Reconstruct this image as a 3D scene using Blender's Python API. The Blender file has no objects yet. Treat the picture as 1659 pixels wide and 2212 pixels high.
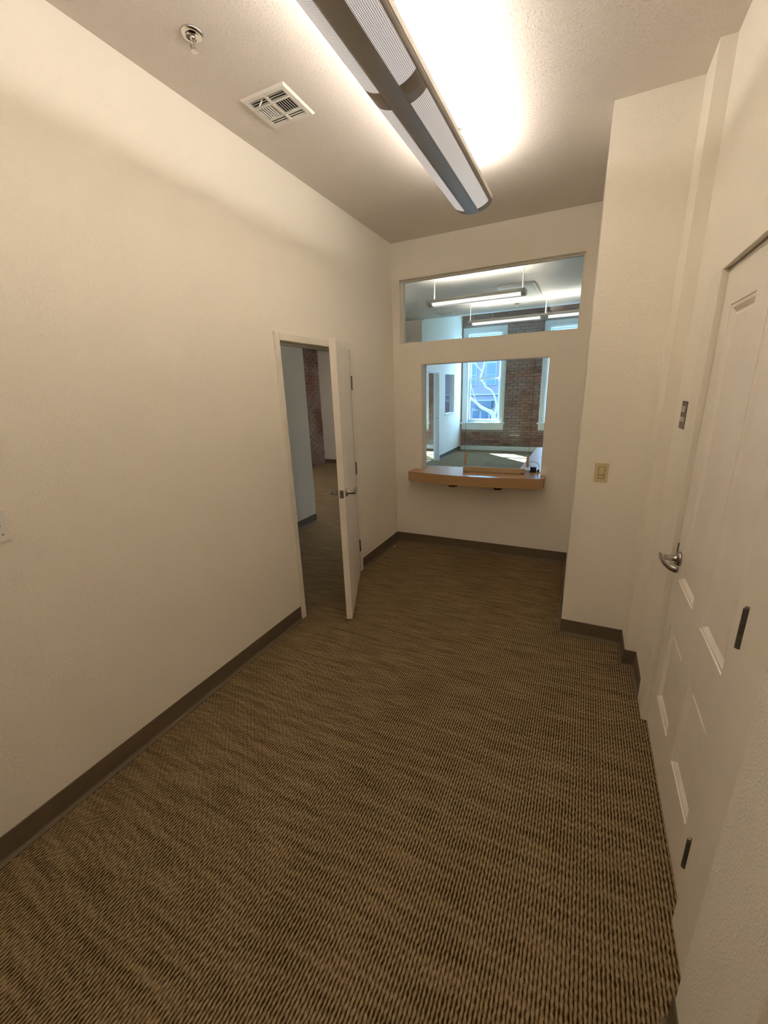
import bpy, bmesh, math, random
from mathutils import Vector, Matrix
random.seed(7)
C = bpy.context.scene.collection
S = bpy.context.scene

# ------------------------------------------------------------------ camera
W_PX, H_PX = 1659, 2212
F_PX = 882.34
cam_d = bpy.data.cameras.new('camera'); cam = bpy.data.objects.new('camera', cam_d); C.objects.link(cam)
cam_d.sensor_fit = 'VERTICAL'; cam_d.sensor_height = 24.0
cam_d.lens = F_PX * 24.0 / H_PX
cam_d.clip_start = 0.02; cam_d.clip_end = 300
right = Vector((0.901248, 0.432087, -0.032445)); up = Vector((-0.0949, 0.269894, 0.958202)); fwd = Vector((-0.422784, 0.860499, -0.284246))
m = Matrix((right, up, -fwd)).transposed().to_4x4(); m.translation = Vector((1.857, 0.0, 1.6916))
cam.matrix_world = m
S.camera = cam

# ------------------------------------------------------------------ view
vs = S.view_settings
vs.view_transform = 'Standard'; vs.look = 'None'; vs.gamma = 1.0; vs.use_curve_mapping = False
vs.exposure = 0.32
S.cycles.max_bounces = 12; S.cycles.diffuse_bounces = 6; S.cycles.glossy_bounces = 4; S.cycles.transparent_max_bounces = 12

# ------------------------------------------------------------------ world and sun
world = bpy.data.worlds.new('sky'); S.world = world; world.use_nodes = True
wn = world.node_tree.nodes; wl = world.node_tree.links
bg = wn['Background']; bg.inputs['Color'].default_value = (0.27, 0.56, 1.0, 1); bg.inputs['Strength'].default_value = 15
sun_d = bpy.data.lights.new('sun', 'SUN'); sun_d.energy = 120.0; sun_d.angle = math.radians(0.6); sun_d.color = (0.62, 0.90, 1.0)
sun = bpy.data.objects.new('sun', sun_d); C.objects.link(sun)
sun.location = (-10, 40, 30)
sun.rotation_euler = Vector((0.5, -0.55, -0.80)).to_track_quat('-Z', 'Y').to_euler()

# ------------------------------------------------------------------ window portals (guides for the sky light)
WIN = [(-1.29, -0.14), (0.75, 1.90), (-3.42, -2.27)]     # outer casing edges, x
YB = 11.60
for (xa, xb) in WIN:
    ld = bpy.data.lights.new('portal', 'AREA'); ld.shape = 'RECTANGLE'; ld.size = xb - xa - .2; ld.size_y = 2.35
    ld.cycles.is_portal = True
    lo = bpy.data.objects.new('window_portal', ld); C.objects.link(lo)
    lo.location = ((xa + xb) / 2, YB + .30, 1.92); lo.rotation_euler = (math.radians(-90), 0, 0)

# ------------------------------------------------------------------ material helpers
def mat(name):
    mt = bpy.data.materials.new(name); mt.use_nodes = True
    nt = mt.node_tree; b = nt.nodes['Principled BSDF']
    return mt, nt, b
def N(nt, t, **kw):
    n = nt.nodes.new(t)
    for k, v in kw.items(): setattr(n, k, v)
    return n
def L(nt, a, b): nt.links.new(a, b)
def math_n(nt, op, a, b=None, c=None, clamp=False):
    n = nt.nodes.new('ShaderNodeMath'); n.operation = op; n.use_clamp = clamp
    for i, v in enumerate((a, b, c)):
        if v is None: continue
        if isinstance(v, (int, float)): n.inputs[i].default_value = v
        else: nt.links.new(v, n.inputs[i])
    return n.outputs[0]
def plain(name, col, rough=.5, metal=0.0, spec=.5):
    mt, nt, b = mat(name)
    b.inputs['Roughness'].default_value = rough; b.inputs['Metallic'].default_value = metal
    b.inputs['Specular IOR Level'].default_value = spec
    tc = N(nt, 'ShaderNodeTexCoord'); no = N(nt, 'ShaderNodeTexNoise'); no.inputs['Scale'].default_value = 9
    L(nt, tc.outputs['Object'], no.inputs['Vector'])
    mx = N(nt, 'ShaderNodeMix', data_type='RGBA')
    mx.inputs[6].default_value = (*[c * .95 for c in col], 1); mx.inputs[7].default_value = (*[min(1, c * 1.05) for c in col], 1)
    L(nt, no.outputs['Fac'], mx.inputs[0]); L(nt, mx.outputs[2], b.inputs['Base Color'])
    return mt
def painted(name, col, scale=70, dist=.004, strength=.35, rough=.6, thresh=.52):
    mt, nt, b = mat(name)
    b.inputs['Roughness'].default_value = rough; b.inputs['Specular IOR Level'].default_value = .3
    tc = N(nt, 'ShaderNodeTexCoord')
    lo = N(nt, 'ShaderNodeTexNoise'); lo.inputs['Scale'].default_value = .8; lo.inputs['Detail'].default_value = 3
    L(nt, tc.outputs['Object'], lo.inputs['Vector'])
    mx = N(nt, 'ShaderNodeMix', data_type='RGBA')
    mx.inputs[6].default_value = (*[c * .97 for c in col], 1); mx.inputs[7].default_value = (*[min(1, c * 1.03) for c in col], 1)
    L(nt, lo.outputs['Fac'], mx.inputs[0]); L(nt, mx.outputs[2], b.inputs['Base Color'])
    n1 = N(nt, 'ShaderNodeTexNoise'); n1.inputs['Scale'].default_value = scale; n1.inputs['Detail'].default_value = 3; n1.inputs['Roughness'].default_value = .55
    n2 = N(nt, 'ShaderNodeTexNoise'); n2.inputs['Scale'].default_value = scale * .35; n2.inputs['Detail'].default_value = 2
    L(nt, tc.outputs['Object'], n1.inputs['Vector']); L(nt, tc.outputs['Object'], n2.inputs['Vector'])
    mr = N(nt, 'ShaderNodeMapRange', interpolation_type='SMOOTHSTEP')
    mr.inputs['From Min'].default_value = thresh; mr.inputs['From Max'].default_value = thresh + .13
    L(nt, n1.outputs['Fac'], mr.inputs['Value'])
    h = math_n(nt, 'ADD', mr.outputs[0], math_n(nt, 'MULTIPLY', n2.outputs['Fac'], .5))
    bp = N(nt, 'ShaderNodeBump'); bp.inputs['Strength'].default_value = strength; bp.inputs['Distance'].default_value = dist
    L(nt, h, bp.inputs['Height']); L(nt, bp.outputs[0], b.inputs['Normal'])
    return mt
def carpet_mat():
    mt, nt, b = mat('carpet')
    b.inputs['Roughness'].default_value = 1; b.inputs['Specular IOR Level'].default_value = .05
    tc = N(nt, 'ShaderNodeTexCoord'); sp = N(nt, 'ShaderNodeSeparateXYZ'); L(nt, tc.outputs['Object'], sp.inputs[0])
    wob = N(nt, 'ShaderNodeTexNoise'); wob.inputs['Scale'].default_value = 55; wob.inputs['Detail'].default_value = 2
    L(nt, tc.outputs['Object'], wob.inputs['Vector'])
    X = math_n(nt, 'ADD', sp.outputs[0], math_n(nt, 'MULTIPLY', math_n(nt, 'SUBTRACT', wob.outputs['Fac'], .5), .0075))
    u = math_n(nt, 'DIVIDE', X, .0121)
    g = math_n(nt, 'ROUND', u)
    d = math_n(nt, 'ABSOLUTE', math_n(nt, 'SUBTRACT', u, g))            # 0 in the gap .. 0.5 on the rib
    wn_ = N(nt, 'ShaderNodeTexWhiteNoise', noise_dimensions='1D'); L(nt, g, wn_.inputs['W'])
    # gap width pulses along y; alternate gaps out of phase
    ph = math_n(nt, 'MULTIPLY', math_n(nt, 'MODULO', math_n(nt, 'ABSOLUTE', g), 2.0), math.pi)
    ph = math_n(nt, 'ADD', ph, math_n(nt, 'MULTIPLY', wn_.outputs['Value'], 1.6))
    yn = N(nt, 'ShaderNodeTexNoise', noise_dimensions='2D'); yn.inputs['Scale'].default_value = 1; yn.inputs['Detail'].default_value = 2
    cv = N(nt, 'ShaderNodeCombineXYZ'); L(nt, math_n(nt, 'MULTIPLY', sp.outputs[0], 4.0), cv.inputs[0]); L(nt, math_n(nt, 'MULTIPLY', sp.outputs[1], 36.0), cv.inputs[1])
    L(nt, cv.outputs[0], yn.inputs['Vector'])
    arg = math_n(nt, 'ADD', math_n(nt, 'MULTIPLY', sp.outputs[1], 2 * math.pi / .026), ph)
    s = math_n(nt, 'SINE', arg)
    band = math_n(nt, 'MULTIPLY', math_n(nt, 'SUBTRACT', yn.outputs['Fac'], .5), .75)
    w = math_n(nt, 'ADD', math_n(nt, 'ADD', .120, math_n(nt, 'MULTIPLY', s, .042)), math_n(nt, 'MULTIPLY', band, .42))
    rib = N(nt, 'ShaderNodeMapRange', interpolation_type='SMOOTHSTEP')
    L(nt, math_n(nt, 'SUBTRACT', d, w), rib.inputs['Value']); rib.inputs['From Min'].default_value = -.10; rib.inputs['From Max'].default_value = .22
    fib = N(nt, 'ShaderNodeTexNoise'); fib.inputs['Scale'].default_value = 1; fib.inputs['Detail'].default_value = 3; fib.inputs['Roughness'].default_value = .7
    fv = N(nt, 'ShaderNodeMapping'); fv.inputs['Scale'].default_value = (620, 190, 300); L(nt, tc.outputs['Object'], fv.inputs[0]); L(nt, fv.outputs[0], fib.inputs['Vector'])
    fc = N(nt, 'ShaderNodeMapRange'); fc.inputs['From Min'].default_value = .33; fc.inputs['From Max'].default_value = .67; L(nt, fib.outputs['Fac'], fc.inputs['Value'])
    rid = math_n(nt, 'FLOOR', u); rw = N(nt, 'ShaderNodeTexWhiteNoise', noise_dimensions='1D'); L(nt, rid, rw.inputs['W'])
    loop = math_n(nt, 'SINE', math_n(nt, 'ADD', math_n(nt, 'MULTIPLY', sp.outputs[1], 2*math.pi/.031), math_n(nt, 'MULTIPLY', rw.outputs['Value'], 6.28)))
    big = N(nt, 'ShaderNodeTexNoise'); big.inputs['Scale'].default_value = 90; big.inputs['Detail'].default_value = 2
    L(nt, tc.outputs['Object'], big.inputs['Vector'])
    tan = N(nt, 'ShaderNodeMix', data_type='RGBA'); tan.inputs[6].default_value = (.13, .090, .048, 1); tan.inputs[7].default_value = (.45, .335, .18, 1)
    L(nt, math_n(nt, 'ADD', math_n(nt, 'ADD', math_n(nt, 'MULTIPLY', fc.outputs[0], .5), math_n(nt, 'MULTIPLY', big.outputs['Fac'], .42)), math_n(nt, 'MULTIPLY', loop, .13), clamp=True), tan.inputs[0])
    mx = N(nt, 'ShaderNodeMix', data_type='RGBA'); mx.inputs[6].default_value = (.034, .016, .005, 1)
    L(nt, rib.outputs[0], mx.inputs[0]); L(nt, tan.outputs[2], mx.inputs[7]); L(nt, mx.outputs[2], b.inputs['Base Color'])
    bp = N(nt, 'ShaderNodeBump'); bp.inputs['Strength'].default_value = .6; bp.inputs['Distance'].default_value = .003
    L(nt, math_n(nt, 'ADD', rib.outputs[0], math_n(nt, 'MULTIPLY', fib.outputs['Fac'], .3)), bp.inputs['Height']); L(nt, bp.outputs[0], b.inputs['Normal'])
    return mt
def wood_mat(name, c1, c2, axis=0, rough=.3):
    mt, nt, b = mat(name); b.inputs['Roughness'].default_value = rough
    tc = N(nt, 'ShaderNodeTexCoord'); mp = N(nt, 'ShaderNodeMapping')
    sc = [18, 18, 18]; sc[axis] = 1.2; mp.inputs['Scale'].default_value = sc
    L(nt, tc.outputs['Object'], mp.inputs[0])
    no = N(nt, 'ShaderNodeTexNoise'); no.inputs['Scale'].default_value = 2.5; no.inputs['Detail'].default_value = 6; no.inputs['Distortion'].default_value = .6
    L(nt, mp.outputs[0], no.inputs['Vector'])
    mx = N(nt, 'ShaderNodeMix', data_type='RGBA'); mx.inputs[6].default_value = (*c1, 1); mx.inputs[7].default_value = (*c2, 1)
    L(nt, no.outputs['Fac'], mx.inputs[0]); L(nt, mx.outputs[2], b.inputs['Base Color'])
    return mt
def brick_mat():
    mt, nt, b = mat('brick'); b.inputs['Roughness'].default_value = .9
    oi = N(nt, 'ShaderNodeObjectInfo'); ge = N(nt, 'ShaderNodeNewGeometry')
    cell = N(nt, 'ShaderNodeTexNoise'); cell.inputs['Scale'].default_value = 5.5; cell.inputs['Detail'].default_value = 2
    L(nt, ge.outputs['Position'], cell.inputs['Vector'])
    f = math_n(nt, 'ADD', math_n(nt, 'MULTIPLY', oi.outputs['Random'], .6), math_n(nt, 'MULTIPLY', cell.outputs['Fac'], .4))
    cr = N(nt, 'ShaderNodeValToRGB'); L(nt, f, cr.inputs[0])
    e = cr.color_ramp.elements; e[0].position = .15; e[0].color = (.13, .065, .045, 1); e[1].position = .85; e[1].color = (.34, .18, .13, 1)
    k = e.new(.5); k.color = (.25, .125, .088, 1)
    wear = N(nt, 'ShaderNodeTexNoise'); wear.inputs['Scale'].default_value = 1.7; wear.inputs['Detail'].default_value = 8; wear.inputs['Roughness'].default_value = .65
    L(nt, ge.outputs['Position'], wear.inputs['Vector'])
    mr = N(nt, 'ShaderNodeMapRange'); mr.inputs['From Min'].default_value = .44; mr.inputs['From Max'].default_value = .66; mr.inputs['To Max'].default_value = .75
    L(nt, wear.outputs['Fac'], mr.inputs['Value'])
    mx = N(nt, 'ShaderNodeMix', data_type='RGBA'); L(nt, mr.outputs[0], mx.inputs[0]); L(nt, cr.outputs[0], mx.inputs[6]); mx.inputs[7].default_value = (.36, .31, .28, 1)
    L(nt, mx.outputs[2], b.inputs['Base Color'])
    bp = N(nt, 'ShaderNodeBump'); bp.inputs['Strength'].default_value = .5; bp.inputs['Distance'].default_value = .004
    n2 = N(nt, 'ShaderNodeTexNoise'); n2.inputs['Scale'].default_value = 60; L(nt, ge.outputs['Position'], n2.inputs['Vector'])
    L(nt, n2.outputs['Fac'], bp.inputs['Height']); L(nt, bp.outputs[0], b.inputs['Normal'])
    return mt
def glass_mat(name, tint=(.93, .97, .98), refl=.06):
    mt = bpy.data.materials.new(name); mt.use_nodes = True; nt = mt.node_tree
    nt.nodes.remove(nt.nodes['Principled BSDF'])
    tr = N(nt, 'ShaderNodeBsdfTransparent'); tr.inputs[0].default_value = (*tint, 1)
    gl = N(nt, 'ShaderNodeBsdfGlossy'); gl.inputs['Roughness'].default_value = .02
    lw = N(nt, 'ShaderNodeLayerWeight'); lw.inputs[0].default_value = .5
    fr = math_n(nt, 'ADD', math_n(nt, 'MULTIPLY', math_n(nt, 'POWER', lw.outputs['Facing'], 5.0), .7), .03)
    mx = N(nt, 'ShaderNodeMixShader'); L(nt, fr, mx.inputs[0]); L(nt, tr.outputs[0], mx.inputs[1]); L(nt, gl.outputs[0], mx.inputs[2])
    L(nt, mx.outputs[0], nt.nodes['Material Output'].inputs['Surface'])
    return mt
def emit_mat(name, col, strength):
    mt, nt, b = mat(name)
    b.inputs['Base Color'].default_value = (.8, .8, .8, 1)
    b.inputs['Emission Color'].default_value = (*col, 1); b.inputs['Emission Strength'].default_value = strength
    return mt
def perforated_mat():
    # perforated sheet over a lit diffuser: lamp light comes through the holes
    mt, nt, b = mat('perforated_diffuser')
    b.inputs['Base Color'].default_value = (.30, .27, .24, 1); b.inputs['Roughness'].default_value = .5
    uv = N(nt, 'ShaderNodeUVMap'); sp = N(nt, 'ShaderNodeSeparateXYZ'); L(nt, uv.outputs[0], sp.inputs[0])
    k = 2 * math.pi / .0115
    a = math_n(nt, 'SINE', math_n(nt, 'MULTIPLY', math_n(nt, 'ADD', sp.outputs[0], sp.outputs[1]), k))
    c = math_n(nt, 'SINE', math_n(nt, 'MULTIPLY', math_n(nt, 'SUBTRACT', sp.outputs[0], sp.outputs[1]), k))
    hole = N(nt, 'ShaderNodeMapRange'); L(nt, math_n(nt, 'MULTIPLY', a, c), hole.inputs['Value'])
    hole.inputs['From Min'].default_value = -.05; hole.inputs['From Max'].default_value = .25
    b.inputs['Emission Color'].default_value = (1.0, .93, .90, 1)
    L(nt, math_n(nt, 'MULTIPLY', math_n(nt, 'ADD', hole.outputs[0], .08), .72), b.inputs['Emission Strength'])
    return mt

M = {}
WALLC = (.85, .80, .70)
M['wall'] = painted('wall_paint', WALLC, scale=75, dist=.003, strength=.28)
M['wall_rough'] = painted('wall_paint_rough', WALLC, scale=150, dist=.003, strength=.55, thresh=.45)
M['ceiling'] = painted('ceiling_paint', (.76, .70, .635), scale=80, dist=.0035, strength=.42)
M['trim'] = plain('trim_paint', (.80, .75, .645), .45)
M['door'] = plain('door_paint', (.80, .745, .66), .4)
M['white_trim'] = plain('white_trim_paint', (.80, .82, .80), .45)
M['rubber'] = plain('rubber_base', (.125, .092, .058), .55)
M['carpet'] = carpet_mat()
M['steel'] = plain('satin_nickel', (.40, .37, .33), .22, 1.0)
M['dark_steel'] = plain('dull_hinge_steel', (.20, .19, .18), .4, 1.0)
M['chrome'] = plain('chrome', (.75, .72, .70), .12, 1.0)
M['fixture'] = plain('fixture_enamel', (.30, .27, .235), .45)
M['fixture_rim'] = plain('fixture_rim_enamel', (.78, .76, .70), .4)
M['perf'] = perforated_mat()
M['lens'] = emit_mat('pendant_lens', (1.0, .92, .90), .85)
M['wood'] = wood_mat('counter_wood', (.36, .205, .085), (.46, .29, .13), 0, .22)
M['wood_dark'] = wood_mat('bracket_wood', (.10, .038, .016), (.16, .06, .025), 1, .5)
M['wood_pale'] = wood_mat('board_wood', (.42, .30, .17), (.50, .37, .22), 0, .45)
M['brick'] = brick_mat()
M['mortar'] = painted('mortar', (.36, .29, .245), scale=40, dist=.004, strength=.5)
M['glass'] = glass_mat('glass')
M['acrylic'] = glass_mat('acrylic', (.96, .98, .97))
M['acrylic_edge'] = glass_mat('acrylic_edge', (.84, .85, .84))
M['plastic_white'] = plain('white_plastic', (.78, .75, .70), .35)
M['plastic_black'] = plain('black_plastic', (.015, .015, .014), .35)
M['almond'] = plain('almond_plastic', (.56, .47, .26), .35)
M['sign'] = plain('sign_plastic', (.10, .078, .06), .5)
M['letter'] = plain('sign_lettering', (.75, .68, .60), .5)
M['dark'] = plain('duct_dark', (.03, .03, .03), .8)
M['desk'] = plain('white_laminate', (.78, .78, .82), .3)
M['brass'] = plain('brass', (.55, .38, .12), .3, 1.0)
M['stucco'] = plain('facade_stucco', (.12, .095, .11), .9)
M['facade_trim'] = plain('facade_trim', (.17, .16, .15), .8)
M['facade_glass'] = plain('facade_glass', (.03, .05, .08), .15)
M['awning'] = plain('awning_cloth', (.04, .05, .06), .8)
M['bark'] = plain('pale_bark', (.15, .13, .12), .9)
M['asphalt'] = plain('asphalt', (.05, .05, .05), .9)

# ------------------------------------------------------------------ mesh helpers
def bx(bm, x0, x1, y0, y1, z0, z1):
    vs_ = [bm.verts.new(p) for p in ((x0,y0,z0),(x1,y0,z0),(x1,y1,z0),(x0,y1,z0),(x0,y0,z1),(x1,y0,z1),(x1,y1,z1),(x0,y1,z1))]
    fs = [bm.faces.new([vs_[i] for i in f]) for f in ((0,3,2,1),(4,5,6,7),(0,1,5,4),(1,2,6,5),(2,3,7,6),(3,0,4,7))]
    return vs_, fs
def box(x0, x1, y0, y1, z0, z1, bevel=0.0, seg=2):
    bm = bmesh.new(); bx(bm, x0, x1, y0, y1, z0, z1)
    if bevel: bmesh.ops.bevel(bm, geom=bm.edges[:], offset=bevel, segments=seg, affect='EDGES', profile=.5)
    return bm
def prism(bm, pts, z0, z1):
    n = len(pts)
    a = [bm.verts.new((p[0], p[1], z0)) for p in pts]; b = [bm.verts.new((p[0], p[1], z1)) for p in pts]
    bm.faces.new(a[::-1]); bm.faces.new(b)
    for i in range(n): bm.faces.new((a[i], a[(i+1) % n], b[(i+1) % n], b[i]))
def lathe(bm, prof, seg=24, mtx=None):
    # prof: list of (r, h) about the local Z axis
    rings = []
    for r, h in prof:
        if r < 1e-6: rings.append([bm.verts.new((0, 0, h))])
        else: rings.append([bm.verts.new((r*math.cos(2*math.pi*i/seg), r*math.sin(2*math.pi*i/seg), h)) for i in range(seg)])
    for a, b in zip(rings, rings[1:]):
        for i in range(seg):
            j = (i+1) % seg
            if len(a) == 1 and len(b) == 1: continue
            if len(a) == 1: bm.faces.new((a[0], b[j], b[i]))
            elif len(b) == 1: bm.faces.new((a[i], a[j], b[0]))
            else: bm.faces.new((a[i], a[j], b[j], b[i]))
    if mtx is not None:
        vv = [v for r in rings for v in r]
        bmesh.ops.transform(bm, matrix=mtx, verts=vv)
def tube(bm, pts, r, seg=8, flat=None):
    # round tube along a polyline; r float or list; flat = (scale_a, scale_b) of the section
    pts = [Vector(p) for p in pts]; n = len(pts); rings = []
    rr = r if isinstance(r, (list, tuple)) else [r]*n
    prev = None
    for i, p in enumerate(pts):
        t = (pts[min(i+1, n-1)] - pts[max(i-1, 0)]).normalized()
        if prev is None:
            ref = Vector((0, 0, 1)) if abs(t.z) < .9 else Vector((1, 0, 0))
            a = t.cross(ref).normalized()
        else:
            a = (prev - t * prev.dot(t)).normalized()
        prev = a; b = t.cross(a)
        fa, fb = flat if flat else (1, 1)
        rings.append([bm.verts.new(p + (a*math.cos(2*math.pi*k/seg)*fa + b*math.sin(2*math.pi*k/seg)*fb)*rr[i]) for k in range(seg)])
    for A, B in zip(rings, rings[1:]):
        for k in range(seg): bm.faces.new((A[k], A[(k+1) % seg], B[(k+1) % seg], B[k]))
    bm.faces.new(rings[0][::-1]); bm.faces.new(rings[-1])
def smooth_path(pts, n=6):
    pts = [Vector(p) for p in pts]; out = []
    P = [pts[0]] + pts + [pts[-1]]
    for i in range(1, len(P)-2):
        p0, p1, p2, p3 = P[i-1:i+3]
        for k in range(n):
            t = k/n
            out.append(.5*((2*p1) + (-p0+p2)*t + (2*p0-5*p1+4*p2-p3)*t*t + (-p0+3*p1-3*p2+p3)*t**3))
    out.append(pts[-1]); return out
def grid_wall(axis, c0, c1, a0, a1, z0, z1, holes):
    # wall slab with rectangular holes; axis 'x': slab thickness along x (c0..c1), runs along y (a0..a1). holes (a,b,z,w)
    A = sorted({a0, a1, *[h[0] for h in holes], *[h[1] for h in holes]}); Z = sorted({z0, z1, *[h[2] for h in holes], *[h[3] for h in holes]})
    A = [a for a in A if a0 <= a <= a1]; Z = [z for z in Z if z0 <= z <= z1]
    def solid(i, j):
        if i < 0 or j < 0 or i >= len(A)-1 or j >= len(Z)-1: return False
        ca = (A[i]+A[i+1])/2; cz = (Z[j]+Z[j+1])/2
        return not any(h[0] < ca < h[1] and h[2] < cz < h[3] for h in holes)
    bm = bmesh.new(); cache = {}
    def V(a, c, z):
        k = (round(a, 5), round(c, 5), round(z, 5))
        if k not in cache: cache[k] = bm.verts.new((c, a, z) if axis == 'x' else (a, c, z))
        return cache[k]
    for i in range(len(A)-1):
        for j in range(len(Z)-1):
            if not solid(i, j): continue
            a, b, z, w = A[i], A[i+1], Z[j], Z[j+1]
            bm.faces.new((V(a,c0,z), V(b,c0,z), V(b,c0,w), V(a,c0,w))); bm.faces.new((V(a,c1,z), V(a,c1,w), V(b,c1,w), V(b,c1,z)))
            if not solid(i-1, j): bm.faces.new((V(a,c0,z), V(a,c0,w), V(a,c1,w), V(a,c1,z)))
            if not solid(i+1, j): bm.faces.new((V(b,c0,z), V(b,c1,z), V(b,c1,w), V(b,c0,w)))
            if not solid(i, j-1): bm.faces.new((V(a,c0,z), V(a,c1,z), V(b,c1,z), V(b,c0,z)))
            if not solid(i, j+1): bm.faces.new((V(a,c0,w), V(b,c0,w), V(b,c1,w), V(a,c1,w)))
    bmesh.ops.recalc_face_normals(bm, faces=bm.faces[:])
    return bm
def sweep(bm, path, prof):
    # path: list of (x,y); prof: list of (out, z) where out is to the LEFT of travel; mitred corners
    n = len(path); P = [Vector((p[0], p[1])) for p in path]; rings = []
    for i in range(n):
        if i == 0: d = (P[1]-P[0]).normalized(); nrm = Vector((-d.y, d.x)); k = 1
        elif i == n-1: d = (P[-1]-P[-2]).normalized(); nrm = Vector((-d.y, d.x)); k = 1
        else:
            d1 = (P[i]-P[i-1]).normalized(); d2 = (P[i+1]-P[i]).normalized()
            n1 = Vector((-d1.y, d1.x)); n2 = Vector((-d2.y, d2.x)); nrm = (n1+n2).normalized(); k = 1/max(.2, nrm.dot(n1))
        rings.append([bm.verts.new((P[i].x+nrm.x*o*k, P[i].y+nrm.y*o*k, z)) for o, z in prof])
    m_ = len(prof)
    for a, b in zip(rings, rings[1:]):
        for j in range(m_): bm.faces.new((a[j], b[j], b[(j+1) % m_], a[(j+1) % m_]))
    bm.faces.new(rings[0]); bm.faces.new(rings[-1][::-1])
    bmesh.ops.recalc_face_normals(bm, faces=bm.faces[:])
def obj(name, bm, m_, parent=None, smooth=False, loc=None):
    me = bpy.data.meshes.new(name); 
    if smooth is not None and smooth:
        for f in bm.faces: f.smooth = True
    bm.to_mesh(me); bm.free()
    if m_ is not None: me.materials.append(m_)
    o = bpy.data.objects.new(name, me); C.objects.link(o)
    if loc is not None: o.location = loc
    if parent is not None:
        o.parent = parent; o.matrix_parent_inverse = Matrix.Translation(-Vector(parent.location)) if parent.rotation_euler == type(parent.rotation_euler)((0,0,0)) else parent_inv(parent)
    return o
def parent_inv(p):
    return Matrix.LocRotScale(p.location, p.rotation_euler, p.scale).inverted()
def tag(o, label, cat, group=None, kind=None):
    o['label'] = label; o['category'] = cat
    if group: o['group'] = group
    if kind: o['kind'] = kind
    return o
def thing(name, label, cat, loc, group=None, kind=None):
    o = bpy.data.objects.new(name, None); C.objects.link(o); o.location = loc; o.empty_display_size = .1
    return tag(o, label, cat, group, kind)
def struct(name, bm, m_, label, cat, parent=None):
    o = obj(name, bm, m_, parent); tag(o, label, cat, kind='structure'); return o
def axis_m(origin, direction):
    return Matrix.Translation(Vector(origin)) @ Vector(direction).to_track_quat('Z', 'Y').to_matrix().to_4x4()

# ------------------------------------------------------------------ room dimensions
H = 3.05; D = 4.123; D2 = 4.268
XC, XD, XE = 1.828, 2.2122, 2.2731
Y1, Y2 = 2.8213, 2.5895
XW = 2.42
YF = 8.50                      # front wall of the far office
XB = -3.92                     # brick side wall
XR = 3.60                      # far right side wall
YS = -2.60                     # wall behind the camera
SL = (3.52 - H) / (YB - YF)    # sloping ceiling over the window side

# ------------------------------------------------------------------ floor and ceiling
struct('floor', box(XB-.2, XR+.2, YS-.2, YB+.25, -.12, 0), M['carpet'], 'brown and tan ribbed loop carpet running through the hallway and the offices', 'carpet')
bm = bmesh.new(); bx(bm, XB-.2, XR+.2, YS-.2, YF, H, H+.15)
v, f = bx(bm, XB-.2, XR+.2, YF, YB+.25, H, H+.15)
for q in v:
    if q.co.y > YF+.1: q.co.z += SL*(YB+.25-YF)
struct('ceiling', bm, M['ceiling'], 'textured off-white ceiling with a rise towards the street windows', 'ceiling')

# ------------------------------------------------------------------ walls of the hallway
DY0, DY1, DZ = 2.300, 3.202, 2.030      # left doorway opening
struct('wall_left', grid_wall('x', -.12, 0, YS, D2, 0, H, [(2.262, 3.240, -1, 2.068)]), M['wall'], 'long plain cream wall with the doorway in it', 'wall')
TX0, TX1, TZ0, TZ1 = .082, 1.735, 2.141, 2.724   # transom window
SX0, SX1, SZ0, SZ1 = .303, 1.524, .765, 1.940    # service opening
struct('wall_end', grid_wall('y', D, D2, 0.0, XW, 0, H, [(TX0, TX1, TZ0, TZ1), (SX0, SX1, SZ0, SZ1)]), M['wall'], 'cream end wall with a reception opening and a wide transom window', 'wall')
bm = bmesh.new()
prism(bm, [(1.838, Y1), (XD, Y1), (XD, Y2), (XE, Y2), (XE, 2.150), (XW, 2.150), (XW, D), (1.818, D)], 0, H)
bx(bm, XE, XW, 1.180, 2.150, 2.095, H); bx(bm, XE, XW, .928, 1.180, 0, H)
bmesh.ops.recalc_face_normals(bm, faces=bm.faces[:])
struct('wall_right', bm, M['wall'], 'stepped cream wall beside the panelled door', 'wall')
struct('wall_pier', box(2.220, XR, .642, .928, 0, H, .006), M['wall_rough'], 'near rough-textured cream wall end at the right edge', 'wall')
struct('wall_back', box(XB, XR, YS-.12, YS, 0, H), M['wall'], 'plain wall closing the area behind the left wall', 'wall')
struct('wall_bounce_near', box(0, 3.1, -1.32, -1.20, 0, H), M['wall'], 'plain cream wall added unseen behind the viewpoint to bounce light', 'wall')  # unseen wall added close behind the camera so more light bounces back
struct('wall_bounce_right', box(2.98, 3.1, -1.20, .642, 0, H), M['wall'], 'plain cream wall added unseen to the right behind the viewpoint to bounce light', 'wall')  # also added out of view, closes the space to keep bounced light in
struct('wall_side', box(XR, XR+.12, YS-.12, YB+.26, 0, 3.56), M['wall'], 'plain cream wall closing the right side of the front office', 'wall')
struct('wall_stub', box(-1.475, -1.355, .8, 4.42, 0, H), M['wall'], 'cream wall end seen through the open left doorway', 'wall')

# ------------------------------------------------------------------ far office partitions
def slope_top(bm, base):
    for q in bm.verts:
        if abs(q.co.z - base) < 1e-4: q.co.z = H + SL*(q.co.y - YF) + .0
    return bm
PD0, PD1 = 8.70, 9.60
PW0, PW1, PZ0, PZ1 = 10.08, 10.92, 1.07, 2.06
struct('wall_partition', slope_top(grid_wall('x', -1.44, -1.32, YF+.12, YB, 0, 3.4, [(PD0, PD1, -1, 2.06), (PW0, PW1, PZ0, PZ1)]), 3.4), M['wall'], 'pale partition wall of the far office with a doorway and a small inner window', 'wall')
struct('wall_front_office', slope_top(grid_wall('y', YF, YF+.12, XB, -1.32, 0, H, []), 99), M['wall'], 'cream wall across the front of the far office', 'wall')

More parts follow.
